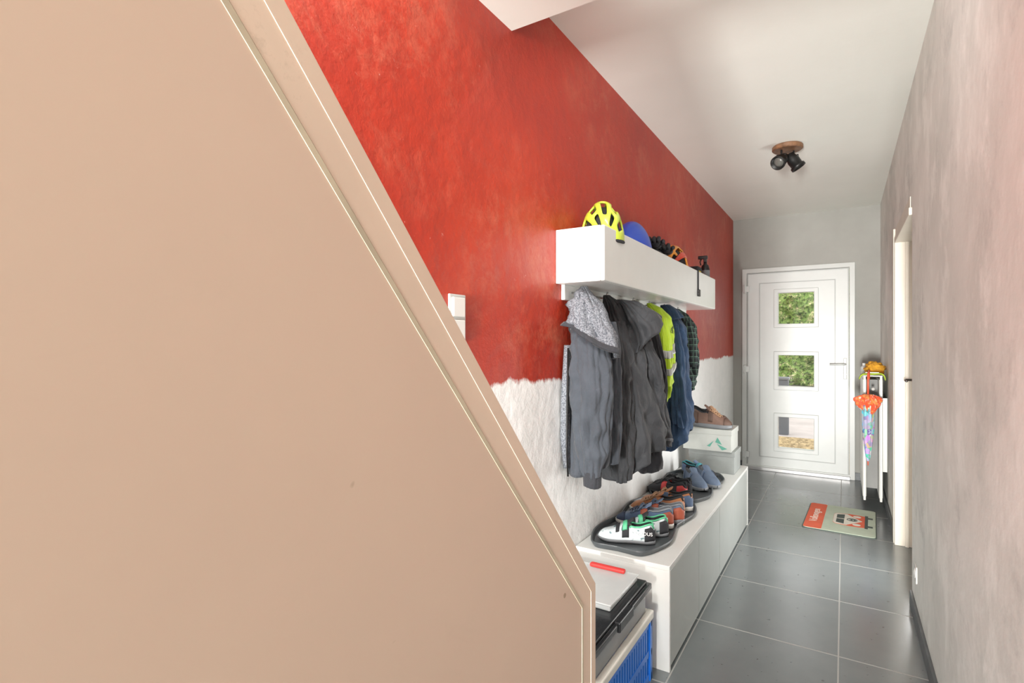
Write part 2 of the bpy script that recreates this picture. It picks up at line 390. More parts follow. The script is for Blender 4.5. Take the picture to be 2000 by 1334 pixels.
# ---------------------------------------------------------------- shoes
def shoe(label,loc,ang,upper,sole,lining,lace,accent,L=.28,Wd=1.0,Hh=1.0,style='lace',group=None,solz=.024,tilt=(0,0),txt=None,toe=None):
    e_=thing('shoe',label,'shoe',loc,ang,group,tilt)
    n=26; S=[.5-.5*math.cos(PI*i/(n-1)) for i in range(n)]
    hwT=([0,.12,.3,.45,.65,.8,.92,1],[.030,.035,.033,.036,.046,.047,.040,.030])
    hT=([0,.05,.14,.25,.36,.44,.5,.62,.75,.88,1],[.090,.102,.094,.082,.080,.095,.096,.078,.062,.054,.040])
    def hw(s): return np.interp(s,*hwT)*Wd*math.sqrt(max(0,1-abs(2*s-1)**5))
    def hh(s):
        h=np.interp(s,*hT)*Hh*(L/.28)
        if s>.85: h=solz*.8+(h-solz*.8)*math.sqrt(max(0,1-((s-.85)/.15)**2.4))
        return h
    def op(s): return max(0,min(1,(s-.015)/.04))*max(0,min(1,(.44-s)/.05))
    m=10
    def pt(s,j,sg,off=0):
        w_=hw(s); h=hh(s); z0=solz*.8; o=op(s)
        ph=j/m*PI/2
        cy=w_*math.cos(ph)**.75 if j<m else 0; cz=z0+(h-z0)*math.sin(ph)**.85
        if j<=5:
            t=j/5; oy=w_*(1+.06*math.sin(PI*t)-.22*t*t); oz=z0+(h-z0)*t
        elif j<m:
            t=(j-5)/4; oy=w_*(.70-.25*t); oz=h-(h-z0-.012)*t
        else: oy=0; oz=z0+.012
        y=cy*(1-o)+oy*o; z=cz*(1-o)+oz*o
        x=-L/2+L*s
        if off:
            y+=off*math.cos(ph*.9); z+=off*math.sin(ph)*.8
            if s<.03: x-=off
            if s>.95: x+=off
        return (x,sg*y,z)
    idx=list(range(m+1)); rowpts=[(j,1) for j in idx]+[(j,-1) for j in reversed(idx[:-1])]
    def grid(svals,cols,off):
        V=[pt(s,j,sg,off) for s in svals for j,sg in cols]; c=len(cols); F=[]
        for a in range(len(svals)-1):
            for k in range(c-1): F.append((a*c+k,a*c+k+1,(a+1)*c+k+1,(a+1)*c+k))
        return V,F
    V=[];U=[];Ln=[]; R=len(rowpts)
    for s in S:
        for j,sg in rowpts: V.append(pt(s,j,sg))
    for i in range(n-1):
        sm=(S[i]+S[i+1])/2
        for k in range(R-1):
            f=(i*R+k,i*R+k+1,(i+1)*R+k+1,(i+1)*R+k)
            j=min(rowpts[k][0],rowpts[k+1][0])
            (Ln if (j>=5 and .02<sm<.42) else U).append(f)
    new('upper',(V,U),upper,e_,w=False,smooth=True,weld=True,sub=1)
    new('lining',(V,Ln),lining,e_,w=False,smooth=True,weld=True)
    V=[];F=[];prof=[(.94,0),(1.05,.006),(1.07,solz*.6),(1.02,solz)]
    for s in S:
        x=(-L/2+L*s)*1.03; w_=hw(s)+.002; lift=.012*max(0,(s-.8)/.2)**2
        for q,z in prof: V.append((x,w_*q,z+lift*(1-z/solz)))
        for q,z in reversed(prof): V.append((x,-w_*q,z+lift*(1-z/solz)))
    R2=8
    for i in range(n-1):
        for k in range(R2):
            F.append((i*R2+k,i*R2+(k+1)%R2,(i+1)*R2+(k+1)%R2,(i+1)*R2+k))
    new('sole',(V,F),sole,e_,w=False,smooth=True,weld=True)
    sv=[.17-.168*a/7 for a in range(8)]
    V=[];cols=range(0,5)
    path=[(s,1) for s in sv]+[(s,-1) for s in reversed(sv)]
    for s,sg in path:
        for j in cols: V.append(pt(s,j,sg,.0025))
    F=[(a*5+k,a*5+k+1,(a+1)*5+k+1,(a+1)*5+k) for a in range(len(path)-1) for k in range(4)]
    new('heel_counter',(V,F),accent,e_,w=False,smooth=True,solid=.002)
    if toe is not None:
        new('toe_cap',grid([.84,.87,.90,.93,.955,.975,.99],rowpts,.0022),toe,e_,w=False,smooth=True,solid=.002)
    for sg in (1,-1):
        new('side_panel',grid([.44+.12*a/4 for a in range(5)],[(j,sg) for j in range(1,8)],.0025),accent,e_,w=False,smooth=True,solid=.002)
    h=hh(.44); x=-L/2+.42*L
    V=[];F=[]
    for a in range(6):
        t=a/5
        for k in range(5):
            yy=(k-2)/2*.023; V.append((x+.035-.05*t,yy,h-.010+.034*t-abs(yy)*.35))
    for a in range(5):
        for k in range(4): F.append((a*5+k,a*5+k+1,(a+1)*5+k+1,(a+1)*5+k))
    new('tongue',(V,F),upper if style!='strap' else accent,e_,w=False,smooth=True,solid=.006,sub=1)
    if style=='lace':
        T=[]
        for q in range(6):
            s=.46+.05*q; s2=s+.03
            for sg in (1,-1):
                P=[]
                for a in range(7):
                    t=a/6; j=7+ (1-abs(2*t-1))*3; ss=s+(s2-s)*t
                    ph=j/m*PI/2; w_=hw(ss); hz=hh(ss)
                    side=sg*(1 if t<.5 else -1)
                    P.append((-L/2+L*ss,side*w_*(math.cos(min(ph,PI/2))**.75 if j<9.99 else 0),solz*.8+(hz-solz*.8)*math.sin(ph)**.85+.0035))
                T.append(tube(P,.0032,6))
        x0=-L/2+.48*L; hz=hh(.48)+.006
        for sg in (1,-1):
            T.append(tube([(x0,0,hz),(x0+.01,sg*.018,hz+.006),(x0+.02,sg*.034,hz-.004),(x0+.024,sg*.026,hz-.01),(x0+.008,sg*.006,hz)],.0025,6))
            T.append(tube([(x0,0,hz),(x0+.02,sg*.012,hz+.001),(x0+.034,sg*.036,hz-.02)],.0025,6))
        new('laces',merge(*T),lace,e_,w=False,smooth=True)
    elif style=='strap':
        for s0,s1 in ((.47,.55),(.61,.67)):
            new('strap',grid([s0+(s1-s0)*a/4 for a in range(5)],[c for c in rowpts if c[0]>=4],.005),lace if s0<.5 else accent,e_,w=False,smooth=True,solid=.003)
    if style in('lace','strap'):
        for sg in (1,-1):
            new('collar_piping',tube([pt(.02+.41*a/14,5,sg,.001) for a in range(15)],.0042,6),lace if style=='strap' else lining,e_,w=False,smooth=True)
    if txt:
        mt=Matrix.Translation((-L/2+.055,.0415*Wd,.045))@Matrix.Rotation(PI,4,'Z')@Matrix.Rotation(PI/2,4,'X')
        text(txt,.022,mTxtW,e_,mt)
    return e_
mTxtW=M('white_print',(.85,.85,.85),.5,var=.01)
mSoleW=M('white_rubber',(.66,.66,.62),.5,var=.05); mSoleB=M('black_rubber',(.02,.02,.022),.5); mSoleG=M('grey_rubber_sole',(.20,.215,.23),.5)
mSplash,nt,b=mk('white_splash_fabric'); v=objc(nt)
nt.links.new(mixc(nt,ramp(nt,noi(nt,v,34,5),.56,.62),(.58,.64,.66),(.12,.20,.22)),b.inputs['Base Color']); b.inputs['Roughness'].default_value=.6
mBlkF=M('black_fabric',(.022,.023,.027),.8,bump=.3,bscale=300)
mGreen=M('green_trim',(.10,.50,.26),.5,var=.05)
mBlueS=M('blue_suede',(.09,.145,.25),.8,var=.2,bump=.3,bscale=250,sheen=.3)
mBlueS2=M('slate_blue_canvas',(.12,.165,.24),.8,var=.15,bump=.3,bscale=300)
mRust=M('rust_accent',(.36,.085,.045),.6); mCog=M('cognac_leather',(.46,.19,.08),.5,var=.25,bump=.2)
mTan=M('tan_laces',(.48,.29,.17),.7); mBrn=M('brown_leather',(.20,.12,.09),.6,var=.25,bump=.3)
mBrnD=M('dark_brown_leather',(.11,.065,.048),.6,var=.25,bump=.3)
mGreyL=M('grey_lining',(.22,.24,.26),.9); mDkL=M('dark_lining',(.03,.035,.04),.9); mNavyS=M('navy_suede',(.04,.055,.10),.8)
mTeal=M('teal_strap',(.05,.30,.35),.6); mRedMk=M('red_mark',(.55,.05,.05),.5)
g1='sneakers on the near boot tray'; zt=BZ+.0072
shoe('white and black splash-print barefoot shoe with green edging',(-.850,2.355,zt),PI+.28,mSplash,mSoleG,mBlkF,mGreen,mBlkF,L=.255,style='strap',group=g1,solz=.016,txt='SABADUS')
shoe('black and grey print barefoot shoe with green strap',(-.820,2.475,zt),PI+.42,mSplash,mSoleG,mBlkF,mGreen,mBlkF,L=.25,style='strap',group=g1,solz=.016)
shoe('blue suede sneaker with rust heel and white sole',(-.845,2.605,zt),PI+.24,mBlueS,mSoleW,mGreyL,mBlueS2,mRust,L=.275,group=g1,toe=mNavyS)
shoe('slate blue canvas sneaker with rust heel',(-.820,2.715,zt),PI+.14,mBlueS2,mSoleG,mGreyL,mBlueS,mRust,L=.275,group=g1,toe=mNavyS)
shoe('cognac leather sneaker with tan laces and white sole',(-.850,2.83,zt),PI+.22,mCog,mSoleW,mDkL,mTan,mCog,L=.28,group=g1)
shoe('cognac leather sneaker with blue heel and white sole',(-.835,2.948,zt),PI+.14,mCog,mSoleW,mDkL,mTan,mBlueS,L=.28,group=g1)
g2='dark shoes on the far boot tray'
shoe('black sneaker with red side mark',(-.90,3.20,zt),PI-.3,mBlkF,mSoleB,mDkL,mSoleB,mRedMk,L=.26,group=g2)
shoe('black sneaker lying beside its pair',(-.90,3.31,zt),PI-.3,mBlkF,mSoleB,mDkL,mSoleB,mBlkF,L=.26,group=g2)
shoe('blue grey slip-on shoe with grey sole',(-.80,3.475,zt),-.95,mBlueS2,mSoleG,mGreyL,mBlueS2,mBlueS,L=.27,style='slip',group=g2)
shoe('blue grey slip-on shoe with grey sole',(-.745,3.585,zt),-.95,mBlueS2,mSoleG,mGreyL,mBlueS2,mBlueS,L=.27,style='slip',group=g2)
shoe('black and teal sports sandal shoe',(-.84,3.77,zt),-.2,mBlkF,mSoleB,mDkL,mTeal,mBlueS,L=.24,style='strap',group=g2)
# ---------------------------------------------------------------- shoe boxes
mCard=M('grey_cardboard',(.30,.32,.31),.8); mCardW=M('pale_cardboard',(.50,.52,.49),.6); mEmer=M('green_print',(.10,.34,.26),.6)
b1=thing('shoe_box','grey cardboard shoe box at the bottom of the stack','shoe box',(-.79,4.05,BZ))
new('box_body',bx(-.95,-.645,3.95,4.2,BZ,.555),mCard,b1,bevel=.001); new('box_lid',bx(-.954,-.641,3.946,4.204,.555,.592),mCard,b1,bevel=.001)
b2=thing('shoe_box','pale cardboard shoe box with green printed shards','shoe box',(-.80,4.05,.5925))
new('box_body',bx(-.985,-.660,3.92,4.19,.5925,.708),mCardW,b2,bevel=.001); new('box_lid',bx(-.989,-.656,3.916,4.194,.708,.745),mCardW,b2,bevel=.001)
def onY(y): return Matrix.Translation((-.02,y,-.01))@Matrix.Rotation(PI/2,4,'X')
new('printed_shard',xf(extr([(-.73,.70),(-.70,.65),(-.745,.665)],0,.001),onY(3.9195)),mEmer,b2)
new('printed_shard',xf(extr([(-.735,.655),(-.665,.625),(-.70,.613)],0,.001),onY(3.9195)),mEmer,b2)
new('printed_shard',xf(extr([(-.755,.675),(-.80,.635),(-.78,.63)],0,.001),onY(3.9195)),mEmer,b2)
gB='brown shoes on the box stack'
shoe('brown leather lace-up walking shoe on a shoe box',(-.80,3.99,.7455),-.15,mBrn,mSoleG,mDkL,mTan,mBrnD,L=.275,group=gB,Hh=1.35,toe=mBrnD,solz=.03)
shoe('brown leather lace-up walking shoe behind its pair',(-.84,4.115,.7455),-.05,mBrn,mSoleG,mDkL,mTan,mBrnD,L=.275,group=gB,Hh=1.35,toe=mBrnD,solz=.03)
# ---------------------------------------------------------------- crates by the stair
mBlueC=M('blue_crate_plastic',(.01,.17,.66),.35); mCreamP=M('cream_plastic',(.74,.74,.68),.4)
cr=thing('folding_crate','blue slatted plastic crate with cream rim on the floor','crate',(-.84,1.84,0))
x0,x1,y0,y1=-1.02,-.655,1.52,2.12
P=[bx(x0+.01,x1-.01,y0+.01,y1-.01,.0,.012)]
for (a,c) in ((x0,y0),(x1-.025,y0),(x0,y1-.025),(x1-.025,y1-.025)): P.append(bx(a,a+.025,c,c+.025,0,.245))
for z0,z1 in ((0,.03),(.10,.125),(.215,.245)):
    P+= [bx(x0+.004,x0+.014,y0,y1,z0,z1),bx(x1-.014,x1-.004,y0,y1,z0,z1),bx(x0,x1,y0+.004,y0+.014,z0,z1),bx(x0,x1,y1-.014,y1-.004,z0,z1)]
for i in range(22):
    yy=y0+.03+i*(y1-y0-.06)/21
    P.append(bx(x1-.012,x1-.006,yy-.008,yy+.008,.02,.23)); P.append(bx(x0+.006,x0+.012,yy-.008,yy+.008,.02,.23))
for i in range(13):
    xx=x0+.03+i*(x1-x0-.06)/12
    P.append(bx(xx-.008,xx+.008,y0+.006,y0+.012,.02,.23)); P.append(bx(xx-.008,xx+.008,y1-.012,y1-.006,.02,.23))
new('crate_basket',merge(*P),mBlueC,cr)
new('crate_rim',merge(bx(x0-.004,x0+.022,y0-.004,y1+.004,.243,.275),bx(x1-.022,x1+.006,y0-.004,y1+.004,.243,.275),bx(x0+.02,x1-.02,y0-.004,y0+.022,.243,.275),bx(x0+.02,x1-.02,y1-.022,y1+.004,.243,.275)),mCreamP,cr,bevel=.005)
tb=thing('lidded_box','grey plastic storage box with black lid stacked on the crate','storage box',(-.84,1.83,.275))
new('box_body',bx(-1.01,-.672,1.53,2.09,.2755,.375),M('smoky_plastic',(.20,.215,.22),.25),tb,bevel=.006)
new('box_lid',merge(bx(-1.02,-.655,1.50,2.115,.362,.386),bx(-1.005,-.67,1.52,2.10,.386,.398),bx(-.672,-.648,1.74,1.88,.355,.392)),M('black_lid_plastic',(.014,.016,.018),.22,bump=.1,bscale=30),tb,bevel=.005,seg=3)
ob=thing('organiser_case','flat clear plastic case with red carry handle','plastic case',(-.86,1.92,.398))
mClr=clear('milky_clear_plastic',(.76,.80,.80),.42); mClr2=clear('milky_clear_lid',(.76,.80,.80),.5)
new('case_body',bx(-1.005,-.70,1.78,2.075,.3985,.418),mClr,ob,bevel=.006)
new('case_lid',bx(-1.008,-.697,1.777,2.078,.4185,.424),mClr2,ob,bevel=.002)
new('handle',bx(-.895,-.745,2.042,2.066,.4242,.440),M('red_plastic',(.66,.04,.035),.35),ob,bevel=.006,seg=3)
# ---------------------------------------------------------------- garments
def surf(rings,k=5,ph=0.,slant=0.,seed=1,wr=1.0):
    r=np.array([list(x)+[0]*(6-len(x)) for x in rings],float); us=np.linspace(0,1,len(r))
    uu=np.linspace(0,1,200); D=[np.interp(uu,us,r[:,c]) for c in range(6)]
    ker=np.ones(13)/13
    for c in range(1,6):
        p=np.pad(D[c],6,mode='edge'); D[c]=np.convolve(p,ker,'valid')
    def S(u,th,off=0.):
        z,cx,cy,rx,ry,am=[float(np.interp(u,uu,d)) for d in D]
        q=1+am*(.6*math.sin(k*th+ph+2.2*u)+.18*math.sin((2*k+1)*th+2*ph-3*u)+.3*math.sin(2*th-ph+3*u))
        c,s=math.cos(th),math.sin(th)
        q+=am*.6*noise.noise(Vector((c*1.3+seed*7,s*1.3,z*3)))
        f=1-2*abs(noise.noise(Vector((c*1.9+seed,s*1.9,z*3.2+c*2.0))))
        g=1-2*abs(noise.noise(Vector((c*1.5+seed*3,s*1.5+z*5,z*9))))
        d=wr*(.010*f+.012*g*min(1,am*8)+.0015*noise.noise(Vector((c*6,s*6+seed,z*24)))-.008)*min(1,(rx+ry)*9)
        zz=z+slant*u*math.cos(th-.6)+am*.06*u*math.sin(2*th+ph)
        return (max(XL+.006,cx+(rx*q+off+d)*c),cy+(ry*q+off+d)*s,zz)
    return S
def cloth(name,S,mat,parent,u0=0,u1=1,off=0,n=84,m=60,thick=.004,label=None,close=True):
    V=[];F=[]; c=n
    for i in range(m+1):
        u=u0+(u1-u0)*i/m
        for k in range(c): V.append(S(u,2*PI*k/n,off))
    for i in range(m):
        for k in range(n):
            F.append((i*c+k,i*c+(k+1)%c,(i+1)*c+(k+1)%c,(i+1)*c+k))
    if close: F.append(tuple(range(c)))
    return new(name,(V,F),mat,parent,smooth=True,solid=thick,label=label)
def fab(name,c,rough=.9,bscale=400,var=.1,sheen=.1,cr=.45): return M(name,c,rough,var=var,scale=20,bscale=bscale,sheen=sheen,crumple=cr)
mGreyJ=fab('grey_sweat',(.055,.065,.080)); mCuff=fab('dark_rib',(.030,.033,.040))
mFle,nt,b=mk('sherpa_fleece'); v=objc(nt)
nf=noi(nt,v,170,3,.6); nt.links.new(mixc(nt,ramp(nt,nf,.38,.62),(.09,.10,.12),(.28,.30,.33)),b.inputs['Base Color']); b.inputs['Roughness'].default_value=1; bumpn(nt,b,nf,.8,.006)
c1=thing('hooded_jacket','dark grey sweat jacket with grey sherpa hood hanging on a hook','jacket',(-.93,2.14,.79))
cloth('jacket_body',surf([(1.575,-.955,2.12,.012,.02),(1.52,-.945,2.13,.05,.06),(1.42,-.935,2.15,.075,.095,.05),(1.2,-.935,2.155,.078,.10,.12),(1.0,-.94,2.155,.08,.105,.17),(.81,-.945,2.15,.082,.108,.20)],4,.4,slant=.03),mGreyJ,c1)
S=surf([(1.47,-.92,2.11,.05,.045),(1.38,-.905,2.075,.076,.052,.06),(1.2,-.895,2.055,.076,.052,.12),(1.0,-.888,2.05,.066,.048,.14),(.86,-.885,2.05,.052,.042,.14),(.80,-.885,2.05,.037,.034,.08)],2,1.2,seed=3,wr=1.4)
cloth('sleeve',S,mGreyJ,c1)
cloth('cuff',surf([(.815,-.885,2.05,.036,.034,.03),(.79,-.885,2.05,.034,.032,.05),(.755,-.885,2.05,.033,.031,.05)],14,0,wr=0),mCuff,c1,m=10,thick=.006)
S=surf([(1.44,-.88,2.19,.04,.04),(1.3,-.868,2.20,.045,.045,.08),(1.0,-.87,2.205,.045,.042,.14),(.83,-.87,2.205,.036,.036,.1)],3,.2,seed=5)
cloth('sleeve',S,mGreyJ,c1)
S=surf([(1.59,-.955,2.12,.012,.016),(1.555,-.94,2.11,.036,.036,.08),(1.50,-.925,2.105,.062,.060,.14),(1.42,-.912,2.10,.086,.082,.16),(1.345,-.905,2.09,.098,.092,.16)],3,.8,slant=-.07,seed=7,wr=1.8)
cloth('sherpa_hood',S,mFle,c1,thick=.010)
cloth('hood_binding',S,mCuff,c1,u0=.93,u1=1.0,off=.007,m=5,thick=.010,close=False)
new('fleece_facing',tube([(-1.0,2.055,1.34),(-1.004,2.04,1.1),(-1.006,2.04,.95),(-1.0,2.045,.82)],[.016,.020,.020,.014],12),mFle,c1,smooth=True)
new('zipper',tube([(-.985,2.028,1.33),(-.985,2.018,1.1),(-.987,2.018,.92),(-.983,2.022,.79)],.004,6),mMetalB,c1,smooth=True)
mChar=fab('charcoal_softshell',(.033,.036,.041),.75); mCharL=fab('charcoal_lining',(.10,.11,.12))
c2=thing('hooded_jacket','charcoal hooded coat with loose sleeves hanging on a hook','jacket',(-.87,2.47,.75))
cloth('jacket_body',surf([(1.575,-.955,2.38,.012,.02),(1.53,-.94,2.41,.036,.045,.05),(1.44,-.92,2.45,.062,.09,.10),(1.22,-.892,2.49,.082,.12,.16),(1.02,-.872,2.515,.100,.14,.22),(.88,-.860,2.53,.122,.165,.26),(.77,-.864,2.525,.118,.16,.26)],3,2.,slant=.07,seed=11,wr=1.9),mChar,c2)
cloth('hood',surf([(1.555,-.91,2.435,.015,.02),(1.53,-.882,2.45,.040,.045,.10),(1.47,-.848,2.48,.066,.078,.18),(1.42,-.830,2.50,.082,.092,.22),(1.375,-.824,2.505,.078,.088,.22),(1.345,-.834,2.495,.052,.062,.2)],3,.5,slant=.08,seed=13,wr=2.2),mChar,c2,thick=.006)
cloth('sleeve',surf([(1.45,-.90,2.385,.035,.04),(1.3,-.88,2.355,.044,.042,.12),(1.0,-.872,2.35,.044,.044,.2),(.80,-.872,2.35,.042,.042,.2),(.72,-.872,2.355,.036,.038,.14)],2,.9,seed=15,wr=1.7),mChar,c2)
S=surf([(1.38,-.83,2.52,.035,.04),(1.25,-.802,2.545,.044,.048,.14),(1.05,-.785,2.57,.048,.052,.22),(.90,-.770,2.61,.046,.050,.22),(.84,-.766,2.62,.040,.044,.14)],2,2.4,seed=17,wr=1.7)
cloth('sleeve',S,mChar,c2); cloth('cuff_strap',S,mCharL,c2,u0=.84,u1=.90,off=.005,m=4,close=False)
mBlk=fab('black_wool',(.010,.010,.013))
c3=thing('coat','plain black coat hanging flat against the wall','coat',(-.93,2.79,.7))
cloth('coat_body',surf([(1.575,-.955,2.76,.012,.02),(1.5,-.93,2.78,.04,.06),(1.3,-.905,2.79,.058,.075,.1),(1.0,-.89,2.80,.068,.078,.15),(.68,-.895,2.80,.068,.078,.18)],5,1),mBlk,c3)
cloth('sleeve',surf([(1.46,-.875,2.80,.03,.03),(1.2,-.835,2.81,.038,.035,.1),(.86,-.835,2.81,.035,.034,.12)],3,1),mBlk,c3)
mHV=fab('hi_vis_yellow',(.50,.72,.03),.6,var=.05,cr=.3); mRef=M('silver_tape',(.46,.48,.46),.35,metal=.2)
c4=thing('safety_shirt','hi-vis yellow shirt with silver reflective bands','safety shirt',(-.87,3.02,1.02))
S4=surf([(1.578,-.955,3.03,.012,.02),(1.54,-.92,3.03,.035,.045),(1.47,-.890,3.03,.050,.060,.08),(1.3,-.88,3.03,.050,.062,.14),(1.15,-.874,3.025,.048,.060,.2),(1.03,-.870,3.02,.044,.058,.24)],4,.6,slant=.05,seed=21,wr=1.4)
cloth('shirt_body',S4,mHV,c4)
for u0 in (.58,.73): cloth('reflective_band',S4,mRef,c4,u0=u0,u1=u0+.07,off=.004,m=6,thick=.003,close=False)
S5=surf([(1.49,-.868,2.97,.026,.026),(1.38,-.845,2.965,.030,.030,.10),(1.24,-.842,2.965,.030,.030,.16),(1.12,-.842,2.965,.029,.028,.18)],3,0,seed=23)
cloth('sleeve',S5,mHV,c4)
for u0 in (.50,.74): cloth('reflective_band',S5,mRef,c4,u0=u0,u1=u0+.10,off=.004,m=6,thick=.003,close=False)
T=[]
for cx_,cz_ in ((3.02,1.42),(3.06,1.41)):
    T.append(tube([(-.822,cx_+.016*math.cos(a),cz_+.016*math.sin(a)) for a in np.linspace(0,2*PI,15)],.0018,5,cap=False))
T.append(tube([(-.822,3.02,1.42),(-.822,3.04,1.445),(-.822,3.06,1.41)],.0018,5))
new('printed_bicycle',merge(*T),M('print_dark',(.05,.07,.03),.6),c4)
mNavy=fab('blue_denim',(.026,.060,.125),.85,var=.25)
c5=thing('denim_jacket','faded navy blue jacket hanging on a hook','jacket',(-.87,3.32,.73))
cloth('jacket_body',surf([(1.578,-.955,3.32,.012,.02),(1.53,-.925,3.32,.040,.05),(1.42,-.89,3.31,.058,.075,.1),(1.15,-.878,3.30,.062,.085,.18),(.95,-.866,3.30,.072,.095,.24),(.76,-.858,3.30,.084,.10,.28)],3,1.7,slant=.06,seed=31,wr=1.8),mNavy,c5)
cloth('collar',surf([(1.585,-.945,3.32,.025,.03),(1.55,-.915,3.32,.045,.05,.05),(1.50,-.90,3.31,.060,.065,.1)],4,1),mNavy,c5,m=16,thick=.008,close=False)
cloth('sleeve',surf([(1.46,-.87,3.23,.028,.03),(1.3,-.845,3.215,.034,.038,.1),(1.05,-.835,3.21,.035,.038,.2),(.86,-.825,3.21,.033,.036,.18)],2,.2,seed=33,wr=1.6),mNavy,c5)
mPl,nt,b=mk('plaid_flannel'); v=objc(nt); s=sepxyz(nt,v)
def line(c,f,th): return mth(nt,'GREATER_THAN',mth(nt,'FRACT',mth(nt,'MULTIPLY',c,f)),th)
hor=mth(nt,'ADD',s[0],s[1])
base=mixc(nt,mth(nt,'MAXIMUM',line(hor,26,.6),line(s[2],26,.6)),(.012,.014,.016),(.03,.045,.045))
base=mixc(nt,mth(nt,'MAXIMUM',line(hor,26,.92),line(s[2],26,.92)),base,(.14,.25,.18))
nt.links.new(base,b.inputs['Base Color']); b.inputs['Roughness'].default_value=.9
c6=thing('plaid_shirt','black and green checked flannel shirt on a hook','shirt',(-.87,3.64,1.02))
cloth('shirt_body',surf([(1.578,-.955,3.64,.012,.02),(1.53,-.925,3.64,.040,.05),(1.44,-.895,3.635,.052,.075,.06),(1.25,-.885,3.63,.054,.08,.14),(1.04,-.882,3.62,.054,.08,.18)],4,.3,seed=41,slant=.04,wr=1.5),mPl,c6)
cloth('sleeve',surf([(1.49,-.875,3.58,.028,.03),(1.38,-.848,3.57,.034,.036,.1),(1.2,-.845,3.57,.034,.036,.12)],3,1,seed=42),mPl,c6)
# ---------------------------------------------------------------- helmets
def helmet(label,loc,ang,shell,liner,vents,a=.135,bb=.098,c=.135,accent=None,group='helmets on the shelf',tilt=(0,0)):
    e_=thing('bike_helmet',label,'helmet',loc,ang,group,tilt)
    NP,NL=24,20
    def P(i,j,k=1.0):
        ps=math.radians(-6+192*i/NP); la=math.radians(8+164*j/NL)
        x=math.cos(la)*a*k; r=math.sin(la)
        y=math.cos(ps)*bb*r*k; z=max(0,math.sin(ps))*c*r*k+.018+min(0,math.sin(ps))*.12
        z=z*(1-.10*max(0,-math.cos(la)))
        return (x,y,z)
    V=[P(i,j) for j in range(NL+1) for i in range(NP+1)]; F=[];F2=[]
    for j in range(NL):
        for i in range(NP):
            f=(j*(NP+1)+i,j*(NP+1)+i+1,(j+1)*(NP+1)+i+1,(j+1)*(NP+1)+i)
            col=i in (3,4,7,8,11,12,15,16,19,20)
            rows=(3<=j<=7 or 9<=j<=13 or 15<=j<=17) if i in(7,8,15,16) else (4<=j<=9 or 11<=j<=15)
            if vents and col and rows: continue
            (F2 if (accent and i in (5,6,17,18,9,10) ) else F).append(f)
    new('shell',(V,F),shell,e_,w=False,smooth=True,solid=.012,sub=1,weld=True)
    if accent: new('shell_stripe',(V,F2),accent,e_,w=False,smooth=True,solid=.013,sub=1,weld=True)
    V=[P(i,j,.88) for j in range(NL+1) for i in range(NP+1)]; F=[]
    for j in range(NL):
        for i in range(NP): F.append((j*(NP+1)+i,j*(NP+1)+i+1,(j+1)*(NP+1)+i+1,(j+1)*(NP+1)+i))
    new('foam_liner',(V,F),liner,e_,w=False,smooth=True,weld=True)
    for sg in (1,-1): new('chin_strap',tube([(.05,sg*bb*.86,.03),(.02,sg*bb*.7,.008),(-.05,sg*bb*.86,.03)],.004,6),mBlkF,e_,w=False)
    R=[(a*1.0*math.cos(t),bb*1.0*math.sin(t),.012) for t in np.linspace(0,2*PI,33)]
    new('rim',tube(R,.008,8,cap=False),liner if vents else shell,e_,w=False,smooth=True)
    return e_
mNeon=M('neon_yellow_shell',(.60,.76,.06),.3,coat=.4); mBlueH=M('cobalt_shell',(.02,.07,.46),.35,coat=.3)
mOr=M('orange_shell',(.82,.34,.03),.3,coat=.4); mRedH=M('red_shell',(.60,.05,.02),.3,coat=.4)
ZH=SI+.001
helmet('neon yellow vented bicycle helmet resting on the shelf',(-.918,2.235,ZH+.015),2.05,mNeon,mBlkF,True,a=.155,bb=.092,c=.178,tilt=(0,-.08))
helmet('smooth cobalt blue skate style helmet on the shelf',(-.925,2.64,ZH),1.5,mBlueH,mBlkF,False,a=.135,bb=.096,c=.185)
helmet('orange and red vented bicycle helmet on the shelf',(-.925,3.42,ZH),1.6,mOr,mBlkF,True,a=.145,bb=.096,c=.185,accent=mRedH)
def blob(c,r,seed,am=.25,n=28):
    V=[];F=[]
    for i in range(n+1):
        for k in range(n):
            a=PI*i/n; t=2*PI*k/n
            d=Vector((math.sin(a)*math.cos(t),math.sin(a)*math.sin(t),math.cos(a)))
            q=1+am*noise.noise(d*2.4+Vector((seed,0,0)))+am*.5*noise.noise(d*6+Vector((0,seed,0)))
            V.append((c[0]+d.x*r[0]*q,c[1]+d.y*r[1]*q,max(c[2]-r[2]*.8,c[2]+d.z*r[2]*q)))
    for i in range(n):
        for k in range(n): F.append((i*n+k,i*n+(k+1)%n,(i+1)*n+(k+1)%n,(i+1)*n+k))
    return V,F
wl=thing('winter_hat','dark grey knitted hat bundled on the shelf','hat',(-.92,3.03,SI))
mKn=M('dark_knit',(.05,.055,.06),.9,bump=.8,bscale=150)
new('hat_crown',blob((-.92,3.03,SI+.050),(.075,.15,.060),9,.3),mKn,wl,smooth=True,weld=True)
new('hat_brim',tube([(-.92+.072*math.cos(t),3.03+.14*math.sin(t),SI+.016) for t in np.linspace(0,2*PI,25)],.014,8,cap=False),mKn,wl,smooth=True)
